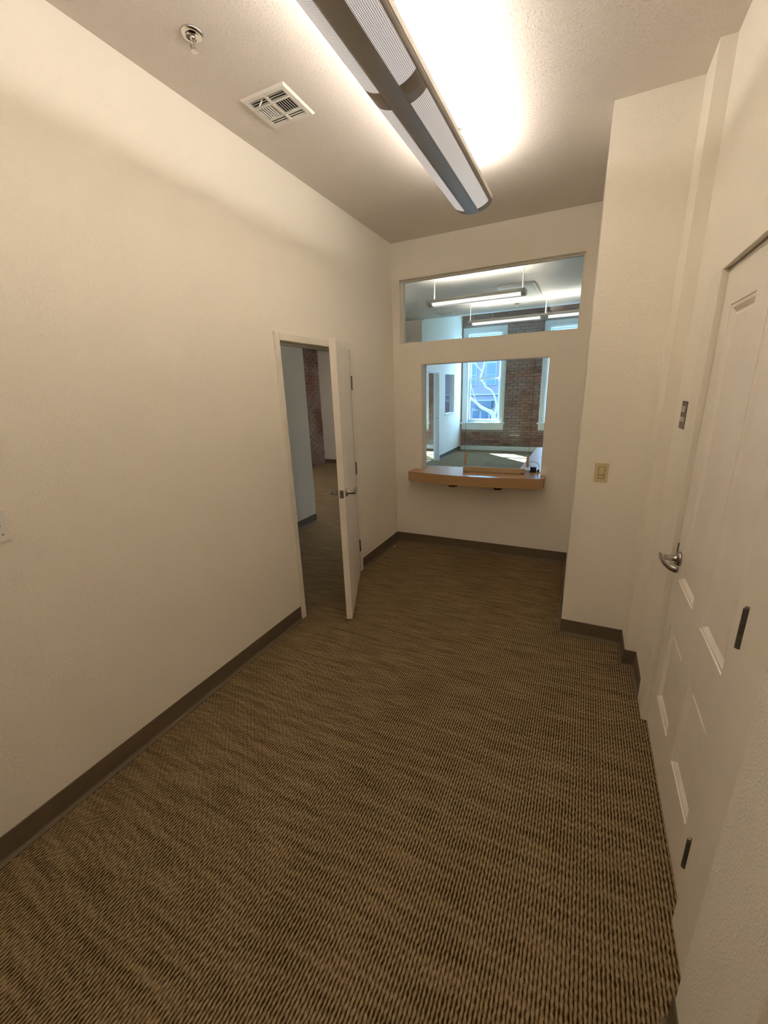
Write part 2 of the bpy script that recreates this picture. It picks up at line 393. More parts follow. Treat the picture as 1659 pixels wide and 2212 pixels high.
# ------------------------------------------------------------------ brick street wall with individual bricks
WZ0, WZ1 = .77, 3.07
win_open = [(a+.12, b-.12, WZ0, WZ1) for a, b in WIN]
ws = struct('wall_street', slope_top(grid_wall('y', YB+.012, YB+.26, XB, XR, 0, 3.4, win_open), 3.4), M['mortar'], 'old exposed red brick wall with grey washed patches around the street windows', 'wall')
wb = struct('wall_brick_side', grid_wall('x', XB-.25, XB, YS, YB, 0, H, []), M['mortar'], 'exposed brick side wall seen as a narrow strip through the left doorway', 'wall')
brick_meshes = []
for k in range(6):
    bm = box(-.0985, .0985, -.016, .016, -.0325, .0325, .004, 1)
    for v in bm.verts: v.co += Vector((random.uniform(-.002, .002), random.uniform(-.003, .003), random.uniform(-.002, .002)))
    me = bpy.data.meshes.new('brick'); bm.to_mesh(me); bm.free(); me.materials.append(M['brick']); brick_meshes.append(me)
blocked = [(a-.004, b+.004, .563, 3.207) for a, b in WIN] + [(-1.445, -1.318, 0, 9)]
count = 0; stuff_bm = bmesh.new()
rows = int(3.5/.075); ztop = H + SL*(YB-YF)
for r in range(rows):
    z = .125 + .0375 + r*.075
    if z + .033 > ztop: break
    x = XB + .11 + (0 if r % 2 else .105) - .105
    while x < XR:
        spans = [(max(XB+.002, x-.0985), min(XR-.002, x+.0985))]
        for (a, b, c, d) in blocked:
            if c - .0325 < z < d + .0325:
                nxt = []
                for (p0, p1) in spans:
                    if p1 <= a or p0 >= b: nxt.append((p0, p1)); continue
                    if p0 < a: nxt.append((p0, a))
                    if p1 > b: nxt.append((b, p1))
                spans = nxt
        for (p0, p1) in spans:
            if p1 - p0 < .018: continue
            cx = (p0+p1)/2; full = p1-p0 > .19
            if -1.32 < x < 2.0 and count < 300:
                me = random.choice(brick_meshes)
                o = bpy.data.objects.new('brick', me); C.objects.link(o)
                if not full: o.scale = ((p1-p0)/.197, 1, 1)
                o.location = (cx, YB+.004+random.uniform(-.003, .003), z); o.rotation_euler = (random.uniform(-.01, .01), 0, random.uniform(-.010, .010) if full else 0); o.parent = ws; count += 1
            else:
                bx(stuff_bm, p0, p1, YB-.010+random.uniform(-.003, .003), YB+.02, z-.0325, z+.0325)
        x += .210
o = obj('brick_field', stuff_bm, M['brick'], ws); o['kind'] = 'stuff'
bm = bmesh.new()
for r in range(int(3.0/.075)):
    z = .0375 + r*.075; y = 4.2 + (.105 if r % 2 else 0)
    while y < YB-.1:
        a0, a1 = y-.098, y+.098
        if a0 < YF < a1 or a0 < YF+.12 < a1: a1 = YF if a0 < YF else a1; a0 = YF+.12 if a0 > YF else a0
        if not (YF <= a0 and a1 <= YF+.12) and a1-a0 > .015: bx(bm, XB-.02, XB+.010+random.uniform(-.004, .004), a0, a1, z-.0325, z+.0325)
        y += .21
o = obj('brick_field', bm, M['brick'], wb); o['kind'] = 'stuff'

# ------------------------------------------------------------------ baseboards (coved rubber)
COVE = [(0.0, 0.0), (.021, 0.0), (.020, .003), (.011, .006), (.006, .012), (.004, .020), (.004, .107), (.002, .110), (0, .110)]
def baseboard(name, path, label, prof=COVE, m_='rubber'):
    bm = bmesh.new(); sweep(bm, path, prof); return struct(name, bm, M[m_], label, 'baseboard')
baseboard('baseboard_left', [(0, 2.251), (0, -1.20)], 'brown rubber baseboard along the near stretch of the left wall')
baseboard('baseboard_end', [(1.818, D), (0, D), (0, 3.252)], 'brown rubber baseboard round the far left corner below the counter')
baseboard('baseboard_right', [(XE, 2.305), (XE, Y2), (XD, Y2), (XD, Y1), (1.838, Y1), (1.818, D)], 'brown rubber baseboard wrapping the stepped column at the right')
baseboard('baseboard_pier', [(2.98, .642), (2.220, .642), (2.220, .928)], 'brown rubber baseboard on the near wall end at the lower right corner')
baseboard('baseboard_stub', [(-1.475, 4.42), (-1.355, 4.42), (-1.355, .8)], 'grey-brown baseboard of the wall end beyond the open left door')
baseboard('baseboard_partition', [(-1.32, YB-.012), (-1.32, PD1+.055)], 'dark baseboard under the inner window of the far office')
baseboard('baseboard_office', [(-1.32, PD0-.055), (-1.32, YF), (XB+.012, YF)], 'dark baseboard along the front of the far office')
baseboard('baseboard_street', [(XR, YB-.012), (-1.32, YB-.012)], 'white painted baseboard under the brick wall', [(0, 0), (.022, 0), (.022, .105), (.012, .118), (0, .118)], 'white_trim')
baseboard('baseboard_street_office', [(-1.44, YB-.012), (XB+.012, YB-.012)], 'white painted baseboard inside the far office', [(0, 0), (.022, 0), (.022, .105), (.012, .118), (0, .118)], 'white_trim')

# ------------------------------------------------------------------ windows of the street wall
def street_window(n, xa, xb, label):
    w = thing('window_%d' % n, label, 'window', ((xa+xb)/2, YB, WZ0), kind='structure')
    yf = YB-.028
    def p(name, m_='white_trim', *a, bev=.004): return obj(name, box(*a, bev, 1), M[m_], w)
    p('casing', 'white_trim', xa, xa+.12, yf, YB+.05, WZ0, 3.205); p('casing', 'white_trim', xb-.12, xb, yf, YB+.05, WZ0, 3.205)
    p('head_casing', 'white_trim', xa+.12, xb-.12, yf, YB+.05, WZ1, 3.205)
    p('stop_bead', 'white_trim', xa+.030, xa+.042, yf-.012, yf, WZ0, 3.12); p('stop_bead', 'white_trim', xb-.042, xb-.030, yf-.012, yf, WZ0, 3.12)
    p('sill', 'white_trim', xa-.035, xb+.035, YB-.075, YB+.14, WZ0-.045, WZ0); p('apron', 'white_trim', xa, xb, yf, YB-.005, .565, WZ0-.045)
    p('jamb', 'white_trim', xa+.12, xa+.145, YB, YB+.25, WZ0, WZ1); p('jamb', 'white_trim', xb-.145, xb-.12, YB, YB+.25, WZ0, WZ1)
    p('jamb', 'white_trim', xa+.145, xb-.145, YB, YB+.25, WZ1-.025, WZ1)
    def sash(name, y, z0, z1, bot):
        a, b = xa+.145, xb-.145
        bm = bmesh.new(); s = .05
        bx(bm, a, a+s, y, y+.04, z0, z1); bx(bm, b-s, b, y, y+.04, z0, z1); bx(bm, a+s, b-s, y, y+.04, z0, z0+bot); bx(bm, a+s, b-s, y, y+.04, z1-.045, z1)
        o_ = obj(name, bm, M['white_trim'], w)
        g = obj('glass_pane', box(a+s-.004, b-s+.004, y+.016, y+.022, z0+bot-.004, z1-.041), M['glass'], o_)
    sash('lower_sash', YB+.10, WZ0+.004, 1.945, .075)
    sash('upper_sash', YB+.15, 1.90, WZ1-.025, .045)
    return w
street_window(1, *WIN[0], 'tall white double-hung window in full view through the reception opening')
street_window(2, *WIN[1], 'white double-hung window half hidden by the right side of the reception opening')
street_window(3, *WIN[2], 'white double-hung window inside the far office, seen through its doorway')

# ------------------------------------------------------------------ far office door frame and inner window
d3 = thing('door_3', 'white cased doorway without a leaf into the far office', 'door frame', (-1.32, (PD0+PD1)/2, 0), kind='structure')
obj('door_casing', box(-1.320, -1.306, PD0-.055, PD0, 0, 2.115, .003, 1), M['white_trim'], d3)
obj('door_casing', box(-1.320, -1.306, PD1, PD1+.055, 0, 2.115, .003, 1), M['white_trim'], d3)
obj('head_casing', box(-1.320, -1.306, PD0, PD1, 2.06, 2.115, .003, 1), M['white_trim'], d3)
obj('door_jamb', box(-1.44, -1.32, PD1-.02, PD1, 0, 2.06, .002, 1), M['white_trim'], d3)
obj('door_jamb', box(-1.44, -1.32, PD0, PD0+.02, 0, 2.06, .002, 1), M['white_trim'], d3)
obj('door_jamb', box(-1.44, -1.32, PD0+.02, PD1-.02, 2.04, 2.06, .002, 1), M['white_trim'], d3)
obj('door_stop', box(-1.405, -1.37, PD1-.032, PD1-.02, 0, 2.04, .002, 1), M['white_trim'], d3)
bm = bmesh.new(); lathe(bm, [(0, 0), (.012, 0), (.012, .004), (0, .004)], 12, axis_m((-1.350, PD1-.020, 1.03), (0, -1, 0))); obj('strike_hole', bm, M['dark'], d3)
w4 = thing('window_4', 'small inner window in the far office partition with pale blind slats', 'window', (-1.32, 10.5, PZ0), kind='structure')
for a in ((PW0, PW0+.025, PZ0, PZ1), (PW1-.025, PW1, PZ0, PZ1), (PW0+.025, PW1-.025, PZ1-.025, PZ1)):
    obj('window_jamb', box(-1.44, -1.32, *a, .002, 1), M['white_trim'], w4)
obj('window_sill', box(-1.44, -1.295, PW0-.02, PW1+.02, PZ0-.005, PZ0+.02, .003, 1), M['white_trim'], w4)
obj('glass_pane', box(-1.385, -1.379, PW0+.02, PW1-.02, PZ0+.015, PZ1-.02), M['glass'], w4)

# ------------------------------------------------------------------ transom window of the end wall
w5 = thing('window_5', 'wide low transom window high in the end wall above the reception opening', 'window', ((TX0+TX1)/2, D, TZ0), kind='structure')
bm = bmesh.new()
for y0, y1, s in ((D+.055, D+.068, .014), (D+.080, D+.093, .014)):
    bx(bm, TX0, TX0+s, y0, y1, TZ0, TZ1); bx(bm, TX1-s, TX1, y0, y1, TZ0, TZ1); bx(bm, TX0+s, TX1-s, y0, y1, TZ0, TZ0+s); bx(bm, TX0+s, TX1-s, y0, y1, TZ1-s, TZ1)
obj('glazing_stop', bm, M['trim'], w5)
obj('glass_pane', box(TX0+.002, TX1-.002, D+.070, D+.078, TZ0+.002, TZ1-.002), M['glass'], w5)
w6 = thing('trim_1', 'thin painted liner around the reception opening', 'trim', ((SX0+SX1)/2, D, SZ0), kind='structure')
obj('liner', box(SX0, SX0+.006, D-.002, D2+.002, .866, SZ1, .001, 1), M['trim'], w6)
obj('liner', box(SX1-.006, SX1, D-.002, D2+.002, .866, SZ1, .001, 1), M['trim'], w6)
obj('liner', box(SX0+.006, SX1-.006, D-.002, D2+.002, SZ1-.006, SZ1, .001, 1), M['trim'], w6)

# ------------------------------------------------------------------ door 1: open door in the left wall
d1 = thing('door_1', 'plain cream slab door standing ajar in the left wall', 'door', (0, 3.202, 0), kind='structure')
def frame_piece(a): return obj('door_frame', box(*a, .004, 2), M['trim'], d1)
FO = .014
frame_piece((-.135, FO, 2.251, DY0, 0, 2.080)); frame_piece((-.135, FO, DY1, 3.251, 0, 2.080)); frame_piece((-.135, FO, DY0, DY1, DZ, 2.080))
obj('door_stop', box(-.10, -.055, DY0, DY0+.014, 0, DZ, .002, 1), M['trim'], d1)
obj('door_stop', box(-.10, -.055, DY1-.014, DY1, 0, DZ, .002, 1), M['trim'], d1)
obj('door_stop', box(-.10, -.055, DY0+.014, DY1-.014, DZ-.014, DZ, .002, 1), M['trim'], d1)
obj('strike_plate', box(-.035, .002, DY0-.001, DY0+.002, .90, 1.00, .001, 1), M['steel'], d1)
# leaf built closed (hinge pin at x=.012,y=3.205) then swung
ang = math.radians(24.6)
pin = Vector((.014, 3.198, 0))
RL = Matrix.Translation(pin) @ Matrix.Rotation(ang, 4, 'Z') @ Matrix.Translation(-pin)
def swung(bm):
    bmesh.ops.transform(bm, matrix=RL, verts=bm.verts[:]); return bm
lf = obj('door_leaf', swung(box(-.033, .012, 2.305, 3.192, .012, 2.022, .002, 1)), M['door'], d1)
def lever(sign):
    # sign +1: room side
    x0 = .012 if sign > 0 else -.033
    bm = bmesh.new(); yk = 2.365; zk = 1.003
    lathe(bm, [(0, 0), (.031, 0), (.031, .006), (.027, .011), (.016, .013), (.0140, .018), (.0135, .056), (0, .056)], 28, axis_m((x0, yk, zk), (sign, 0, 0)))
    xx = x0 + sign*.062
    tube(bm, smooth_path([(x0+sign*.046, yk, zk), (xx-sign*.004, yk+.004, zk), (xx, yk+.05, zk), (xx-sign*.002, yk+.110, zk)], 4), [.0130]*13, 14)
    return swung(bm)
obj('lever_handle', lever(1), M['steel'], lf, True); obj('lever_handle', lever(-1), M['steel'], lf, True)
bm = bmesh.new(); bx(bm, -.024, .003, 2.3035, 2.3055, .975, 1.032); bx(bm, -.018, -.004, 2.295, 2.304, .990, 1.018); obj('latch_plate', swung(bm), M['dark_steel'], lf)
def knuckle_hinge(zc, par):
    bm = bmesh.new()
    for k in range(5):
        lathe(bm, [(0, 0), (.0075, 0), (.0075, .0215), (0, .0215)], 12, axis_m((pin.x+.004, pin.y+.001, zc-.057+k*.0230), (0, 0, 1)))
    bx(bm, pin.x-.030, pin.x+.002, pin.y-.002, pin.y+.001, zc-.057, zc+.057)
    return obj('hinge', bm, M['dark_steel'], par)
for zc in (1.765, 1.025, .272): knuckle_hinge(zc, d1)

# ------------------------------------------------------------------ door 2: panelled door at the right
d2 = thing('door_2', 'closed cream four-panel door at the right with a curved lever handle', 'door', (2.293, 1.66, 0), kind='structure')
LY0, LY1, XF = 1.206, 2.122, 2.293
def panel_leaf():
    # face in the plane x = XF looking -x; recessed moulded panels
    pans = [(1.752, 2.022, .850, 1.951), (1.348, 1.624, .846, 1.951), (1.750, 2.018, .246, .633), (1.349, 1.624, .244, .631)]
    bm = grid_wall('x', XF, XF+.040, LY0, LY1+.004, .010, 2.087, [(a, b, z, w) for a, b, z, w in pans])
    return bm, pans
bm, pans = panel_leaf(); leaf2 = obj('door_leaf', bm, M['door'], d2)
def moulded_panel(a, b, z, w):
    # moulding steps inwards: ovolo, flat groove, raised centre field
    steps = [(0, 0), (.002, .004), (.012, .0045), (.020, .009), (.028, .014), (.034, .0145), (.040, .011), (.060, .0105)]
    bm = bmesh.new(); rings = []
    for ins, dep in steps:
        rings.append([bm.verts.new((XF+dep, y, zz)) for y, zz in ((a+ins, z+ins), (b-ins, z+ins), (b-ins, w-ins), (a+ins, w-ins))])
    for r0, r1 in zip(rings, rings[1:]):
        for i in range(4): bm.faces.new((r0[i], r1[i], r1[(i+1) % 4], r0[(i+1) % 4]))
    bm.faces.new(rings[-1])
    bk = [bm.verts.new((XF+.034, y, zz)) for y, zz in ((a, z), (b, z), (b, w), (a, w))]
    bm.faces.new(bk)
    for i in range(4): bm.faces.new((rings[0][i], rings[0][(i+1) % 4], bk[(i+1) % 4], bk[i]))
    bmesh.ops.recalc_face_normals(bm, faces=bm.faces[:])
    return bm
for p_ in pans: obj('door_panel', moulded_panel(*p_), M['door'], leaf2)
fx = XE-.005
obj('door_frame', box(fx, XW, 2.130, 2.302, 0, 2.095, .002, 1), M['trim'], d2)
obj('door_frame', box(fx, XW, 1.040, 1.198, 0, 2.095, .002, 1), M['trim'], d2)
obj('door_frame', box(XE-.001, XW-.013, 1.198, 2.130, 2.0915, 2.0945, .001, 1), M['trim'], d2)
obj('door_stop', box(XF+.042, XF+.075, LY0-.006, LY0+.012, 0, 2.086, .001, 1), M['trim'], d2)
obj('door_stop', box(XF+.042, XF+.075, LY1-.010, LY1+.008, 0, 2.086, .001, 1), M['trim'], d2)
obj('door_backing', box(XW-.012, XW, 1.198, 2.130, 0, 2.086), M['dark'], d2)
# lever with rose and quarter-bow grip
bm = bmesh.new(); yk, zk = 2.060, .938
lathe(bm, [(0, 0), (.033, 0), (.033, .007), (.029, .012), (.016, .014), (.013, .018), (.0125, .060), (.0145, .062), (.0145, .070), (0, .072)], 32, axis_m((XF, yk, zk), (-1, 0, 0)))
obj('lever_rose', bm, M['steel'], leaf2, True)
bm = bmesh.new()
path = []
for k in range(15):
    t = k/14*math.pi/2
    path.append((XF-.026-.050*math.cos(t)**.9 if k < 14 else XF-.026, yk-.125*math.sin(t), zk+.006-.012*math.sin(t)))
path = [(XF-.076, yk+.012, zk+.008)] + path
tube(bm, path, [.009]+[.010]*15, 10, (.55, 1.25)); obj('lever_grip', bm, M['steel'], leaf2, True)
obj('latch_guard', box(XF-.005, XF+.004, LY1-.004, LY1+.010, .885, .990, .003, 2), M['dark_steel'], d2)
for zc in (1.075, .272, 1.86):
    bm = bmesh.new()
    for k in range(5): lathe(bm, [(0, 0), (.0085, 0), (.0085, .0215), (0, .0215)], 12, axis_m((XF-.020, 1.222, zc-.057+k*.0230), (0, 0, 1)))
    bx(bm, XF-.016, XF+.001, 1.212, 1.226, zc-.057, zc+.057)
    lathe(bm, [(.004, 0), (.006, .004), (0, .006)], 12, axis_m((XF-.020, 1.222, zc+.058), (0, 0, 1)))
    obj('hinge', bm, M['dark_steel'], d2)

# ------------------------------------------------------------------ exit sign
sg = tag(obj('exit_sign', box(XE-.0035, XE, 2.335, 2.448, 1.474, 1.600, .001, 1), M['sign']), 'small dark brown plate lettered EXIT ROUTE beside the panelled door', 'sign')
def text_obj(name, s, size, loc, rot, m_, par, ext=.0006):
    cu = bpy.data.curves.new(name, 'FONT'); cu.body = s; cu.size = size; cu.extrude = ext; cu.align_x = 'CENTER'; cu.align_y = 'CENTER'
    t = bpy.data.objects.new(name, cu); me = bpy.data.meshes.new_from_object(t); bpy.data.objects.remove(t)
    me.materials.append(m_); o = bpy.data.objects.new(name, me); C.objects.link(o); o.location = loc; o.rotation_euler = rot; o.parent = par
    return o
rot_r = (math.radians(90), 0, math.radians(-90))
text_obj('lettering', 'EXIT', .038, (XE-.0042, 2.3915, 1.562), rot_r, M['letter'], sg)
text_obj('lettering', 'ROUTE', .030, (XE-.0042, 2.3915, 1.516), rot_r, M['letter'], sg)

# ------------------------------------------------------------------ light switch on the column
sw = thing('light_switch', 'almond wall plate with rocker switch on the column', 'light switch', (1.977, Y1, 1.163))
obj('wall_plate', box(1.940, 2.014, Y1-.006, Y1, 1.103, 1.223, .003, 2), M['almond'], sw)
obj('switch_gap_shade', box(1.9575, 1.9965, Y1-.0066, Y1-.004, 1.1255, 1.2005), M['rubber'], sw)  # dark slab painting in the shade of the gap around the frame
obj('switch_frame', box(1.959, 1.995, Y1-.0085, Y1-.004, 1.127, 1.199, .0015, 1), M['almond'], sw)
obj('switch_gap_shade', box(1.9612, 1.9928, Y1-.0088, Y1-.006, 1.1285, 1.1975), M['rubber'], sw)  # same dark stand-in for the shaded gap around the rocker
obj('rocker', box(1.9625, 1.9915, Y1-.0125, Y1-.007, 1.151, 1.196, .002, 2), M['almond'], sw)
obj('dimmer_slide', box(1.9625, 1.9915, Y1-.0100, Y1-.007, 1.130, 1.147, .001, 1), M['almond'], sw)
for z in (1.115, 1.211):
    bm = bmesh.new(); lathe(bm, [(0, 0), (.003, 0), (.002, .0015), (0, .0015)], 10, axis_m((1.977, Y1-.006, z), (0, -1, 0))); obj('screw', bm, M['almond'], sw)

# ------------------------------------------------------------------ socket plate at the left edge
so = thing('wall_socket', 'white wall plate with round ports at the left picture edge', 'wall socket', (0, .615, 1.270))
obj('wall_plate', box(0, .007, .556, .674, 1.213, 1.330, .003, 2), M['plastic_white'], so)
for yy in (.645, .590):
    bm = bmesh.new(); lathe(bm, [(0, 0), (.010, 0), (.010, .003), (.006, .0035), (.006, .001), (0, .001)], 20, axis_m((.007, yy, 1.275), (1, 0, 0))); obj('port', bm, M['plastic_white'], so)
    bm = bmesh.new(); lathe(bm, [(0, 0), (.0055, 0), (.0055, .002), (0, .002)], 16, axis_m((.0075, yy, 1.275), (1, 0, 0))); obj('port_socket', bm, M['dark_steel'], so)
    bm = bmesh.new(); lathe(bm, [(0, 0), (.0035, 0), (.002, .002), (0, .002)], 10, axis_m((.007, yy+.006, 1.240), (1, 0, 0))); obj('screw', bm, M['dark_steel'], so)

# ------------------------------------------------------------------ reception counter
ct = thing('reception_counter', 'bow-fronted light brown wooden counter in the reception opening', 'counter', (.9, D, .815))
front = []
x0c, x1c = .215, 1.562
for k in range(25):
    t = k/24; x = x0c+(x1c-x0c)*t
    front.append((x, 3.960 - .088*math.sin(math.pi*t)**.9))
pts = front + [(x1c, D), (SX1-.007, D), (SX1-.007, 4.350), (SX0+.007, 4.350), (SX0+.007, D), (x0c, D)]
bm = bmesh.new(); prism(bm, pts, .767, .865)
bmesh.ops.recalc_face_normals(bm, faces=bm.faces[:])
obj('counter_top', bm, M['wood'], ct)
for xx in (.650, 1.108):
    bm = bmesh.new(); prism(bm, [(xx, 3.99), (xx+.058, 3.99), (xx+.058, D), (xx, D)], .700, .767)
    for v in bm.verts:
        if v.co.y < 4.0 and v.co.z < .72: v.co.z += .02
    obj('bracket', bm, M['wood_dark'], ct)

# ------------------------------------------------------------------ clear screen on the counter
sc = thing('counter_screen', 'clear upright screen in a low wooden foot on the reception counter', 'screen', (1.07, 4.16, .865))
obj('screen_pane', box(.772, 1.392, 4.158, 4.163, .880, 1.930), M['acrylic'], sc)
obj('pane_edge', box(.766, .772, 4.157, 4.164, .880, 1.930), M['acrylic_edge'], sc)
obj('pane_edge', box(1.392, 1.398, 4.157, 4.164, .880, 1.930), M['acrylic_edge'], sc)
obj('foot_board', box(.757, 1.372, 4.135, 4.157, .8655, .915, .002, 1), M['wood_pale'], sc)
obj('foot_board', box(.757, 1.372, 4.164, 4.186, .8655, .905, .002, 1), M['wood_pale'], sc)
obj('edge_clamp', box(.764, .787, 4.150, 4.171, .935, 1.050, .002, 1), M['wood_pale'], sc)
obj('edge_clamp', box(1.378, 1.400, 4.150, 4.171, .930, 1.045, .002, 1), M['wood_pale'], sc)
bm = bmesh.new(); lathe(bm, [(0, 0), (.009, .002), (.010, .008), (.006, .012), (0, .013)], 14, axis_m((1.407, 4.150, .985), (0, -1, 0))); obj('white_knob', bm, M['plastic_white'], sc, True)
bm = bmesh.new(); lathe(bm, [(0, 0), (.009, 0), (.009, .018), (.006, .022), (0, .022)], 14, axis_m((1.350, 4.125, .8655), (0, 0, 1))); obj('foot_bolt', bm, M['steel'], sc, True)

# ------------------------------------------------------------------ small black box, cord and plug on the counter
bb = thing('adapter_box', 'small black box with a flared base on the right end of the counter', 'power adapter', (1.435, 4.29, .866))
obj('box_body', box(1.405, 1.462, 4.270, 4.310, .869, .912, .004, 2), M['plastic_black'], bb)
obj('box_base', box(1.394, 1.473, 4.262, 4.318, .8655, .872, .002, 1), M['plastic_black'], bb)
cd = bmesh.new()
tube(cd, smooth_path([(1.405, 4.29, .905), (1.388, 4.292, .930), (1.384, 4.295, .955), (1.410, 4.30, .962), (1.460, 4.29, .957), (1.482, 4.275, .945), (1.490, 4.262, .905), (1.486, 4.255, .890)], 6), .0022, 8)
tag(obj('power_cord', cd, M['plastic_black'], None, True), 'thin black cord looping from the black box to the plug on the counter', 'cord')
pl = thing('cord_plug', 'small black and brass plug standing at the right end of the counter', 'plug', (1.485, 4.25, .866))
bm = bmesh.new(); lathe(bm, [(0, 0), (.018, 0), (.018, .006), (.012, .009), (0, .009)], 18, axis_m((1.485, 4.25, .8655), (0, 0, 1))); obj('plug_base', bm, M['brass'], pl, True)
bm = bmesh.new(); lathe(bm, [(0, 0), (.011, 0), (.012, .010), (.007, .018), (.004, .024), (0, .024)], 18, axis_m((1.485, 4.25, .8745), (0, 0, 1))); obj('plug_body', bm, M['plastic_black'], pl, True)

# ------------------------------------------------------------------ white desk beyond the opening
dk = thing('office_desk', 'long white-topped desk behind the right end of the reception opening', 'desk', (1.6, 5.65, 0))
obj('desk_top', box(1.205, 1.95, 4.36, 6.95, .722, .750, .003, 1), M['desk'], dk)
for yy in (4.40, 6.88): obj('side_panel', box(1.26, 1.92, yy, yy+.028, .0, .722, .002, 1), M['desk'], dk)
obj('modesty_panel', box(1.88, 1.90, 4.428, 6.88, .25, .722, .002, 1), M['desk'], dk)

# ------------------------------------------------------------------ low bar on the brick wall, boards on the floor
wr = thing('wall_bar', 'short white bar fixed low on the brick wall between the windows', 'wall bracket', (.17, YB, .43))
obj('bar', box(.030, .300, YB-.045, YB-.008, .415, .440, .003, 1), M['plastic_white'], wr)
bm = bmesh.new(); lathe(bm, [(0, 0), (.020, 0), (.018, .012), (0, .014)], 14, axis_m((.135, YB-.006, .520), (0, -1, 0))); obj('round_boss', bm, M['plastic_white'], wr, True)
rb = [('floor_board', 'pale board nearest the camera on the floor of the far office doorway', 9.02), ('floor_board', 'pale board second from the camera on the floor of the far office doorway', 9.20), ('floor_board', 'pale board farthest from the camera on the floor of the far office doorway', 9.38)]
for nme, lab, yy in rb:
    o = obj(nme, box(-.33, .33, -.055, .055, 0, .018, .003, 1), M['plastic_white'], None, False, (-1.78, yy, .001)); o.rotation_euler = (0, 0, math.radians(18)); tag(o, lab, 'board', 'pale boards on the far office floor')

def scrap(name, label, cat, x, y, s_, m_):
    bm = bmesh.new(); n = 7; a0 = random.random()
    top = []; bot = []
    for i in range(n):
        a = a0 + 2*math.pi*i/n; r = s_*random.uniform(.6, 1.1)
        bot.append(bm.verts.new((x+r*math.cos(a), y+r*math.sin(a)*.6, .0005))); top.append(bm.verts.new((x+r*.8*math.cos(a), y+r*.5*math.sin(a), .003+random.uniform(0, .003))))
    bm.faces.new(bot[::-1]); bm.faces.new(top)
    for i in range(n): bm.faces.new((bot[i], bot[(i+1) % n], top[(i+1) % n], top[i]))
    tag(obj(name, bm, m_), label, cat)
scrap('paper_scrap', 'tiny white scrap lying against the baseboard in the far left corner', 'litter', .045, 3.93, .012, M['plastic_white'])
scrap('carpet_lint', 'small dark tuft of lint on the carpet below the far left corner', 'litter', .22, 3.36, .016, M['plastic_black'])

# ------------------------------------------------------------------ main ceiling light: long curved pendant with perforated panels
A_, B_ = .115, .0585
FXC, FZ = 1.092, 2.808
FY1 = 2.985; MOD = 1.21; NM = 3; FY0 = FY1 - MOD*NM
ml = thing('pendant_light', 'long grey curved ceiling light with perforated glowing panels over the hallway', 'ceiling light', (FXC, (FY0+FY1)/2, FZ))
def arc_pt(a, r=1.0): return FXC + A_*r*math.sin(a), FZ - B_*r*math.cos(a)
AI, AO = .355, 1.167
segs = []
def shell(y0, y1, a0, a1, n):
    bm = bmesh.new(); uvl = bm.loops.layers.uv.new('UVMap'); prev = None; s = 0; arcs = []
    for k in range(n+1):
        a = a0+(a1-a0)*k/n; x, z = arc_pt(a)
        if prev: s += math.hypot(x-prev[0], z-prev[1])
        prev = (x, z); arcs.append((x, z, s))
    # outer and inner skin 1.5 mm apart
    for (x, z, s0), (x2, z2, s1) in zip(arcs, arcs[1:]):
        vv = [bm.verts.new(p) for p in ((x, y0, z), (x, y1, z), (x2, y1, z2), (x2, y0, z2))]
        f = bm.faces.new(vv)
        for l, uvc in zip(f.loops, ((y0, s0), (y1, s0), (y1, s1), (y0, s1))): l[uvl].uv = uvc
    bmesh.ops.remove_doubles(bm, verts=bm.verts[:], dist=1e-5)
    for f in bm.faces: f.smooth = True
    bmesh.ops.recalc_face_normals(bm, faces=bm.faces[:])
    return bm
def add_shell(name, y0, y1, a0, a1, n, m_):
    o = obj(name, shell(y0, y1, a0, a1, n), m_, ml)
    md = o.modifiers.new('thickness', 'SOLIDIFY'); md.thickness = .0015; md.offset = 0
    return o
add_shell('spine', FY0, FY1, -AI, AI, 8, M['fixture'])
for s in (-1, 1): add_shell('side_rail', FY0, FY1, s*AO, s*math.pi/2, 5, M['fixture'])
bands = [FY0, FY0+.055]
for k in range(NM):
    y0 = FY0 + k*MOD + .055; y1 = FY0 + (k+1)*MOD - .055
    for s in (-1, 1): add_shell('perforated_panel', y0, y1, s*AI, s*AO, 10, M['perf'])
for k in range(NM+1):
    y0 = max(FY0, FY0+k*MOD-.055); y1 = min(FY1, FY0+k*MOD+.055)
    for s in (-1, 1): add_shell('cross_band', y0, y1, s*AI, s*AO, 10, M['fixture'])
for s in (-1, 1):
    x = FXC + s*A_
    obj('rim', box(x-.002, x+.002, FY0, FY1, FZ-.002, FZ+.022, .0008, 1), M['fixture_rim'], ml)
for y, n in ((FY1, 1), (FY0, -1)):
    bm = bmesh.new(); ring = [bm.verts.new((*[arc_pt(-math.pi/2+math.pi*k/24)[0]], y, arc_pt(-math.pi/2+math.pi*k/24)[1])) for k in range(25)]
    ring += [bm.verts.new((FXC+A_, y, FZ+.020)), bm.verts.new((FXC-A_, y, FZ+.020))]
    f = bm.faces.new(ring); r = bmesh.ops.extrude_face_region(bm, geom=[f]); bmesh.ops.translate(bm, vec=(0, n*.006, 0), verts=[g for g in r['geom'] if isinstance(g, bmesh.types.BMVert)])
    bmesh.ops.recalc_face_normals(bm, faces=bm.faces[:])
    obj('end_cap', bm, M['fixture'], ml)
for y in (FY0+.3, FY0+MOD, FY1-MOD, FY1-.35):
    bm = bmesh.new(); tube(bm, [(FXC, y, FZ+.01), (FXC, y, H)], .002, 6); lathe(bm, [(0, 0), (.03, 0), (.03, -.008), (0, -.010)], 20, axis_m((FXC, y, H), (0, 0, 1))); bx(bm, FXC-A_, FXC+A_, y-.01, y+.01, FZ+.006, FZ+.010); obj('suspension', bm, M['steel'], ml)
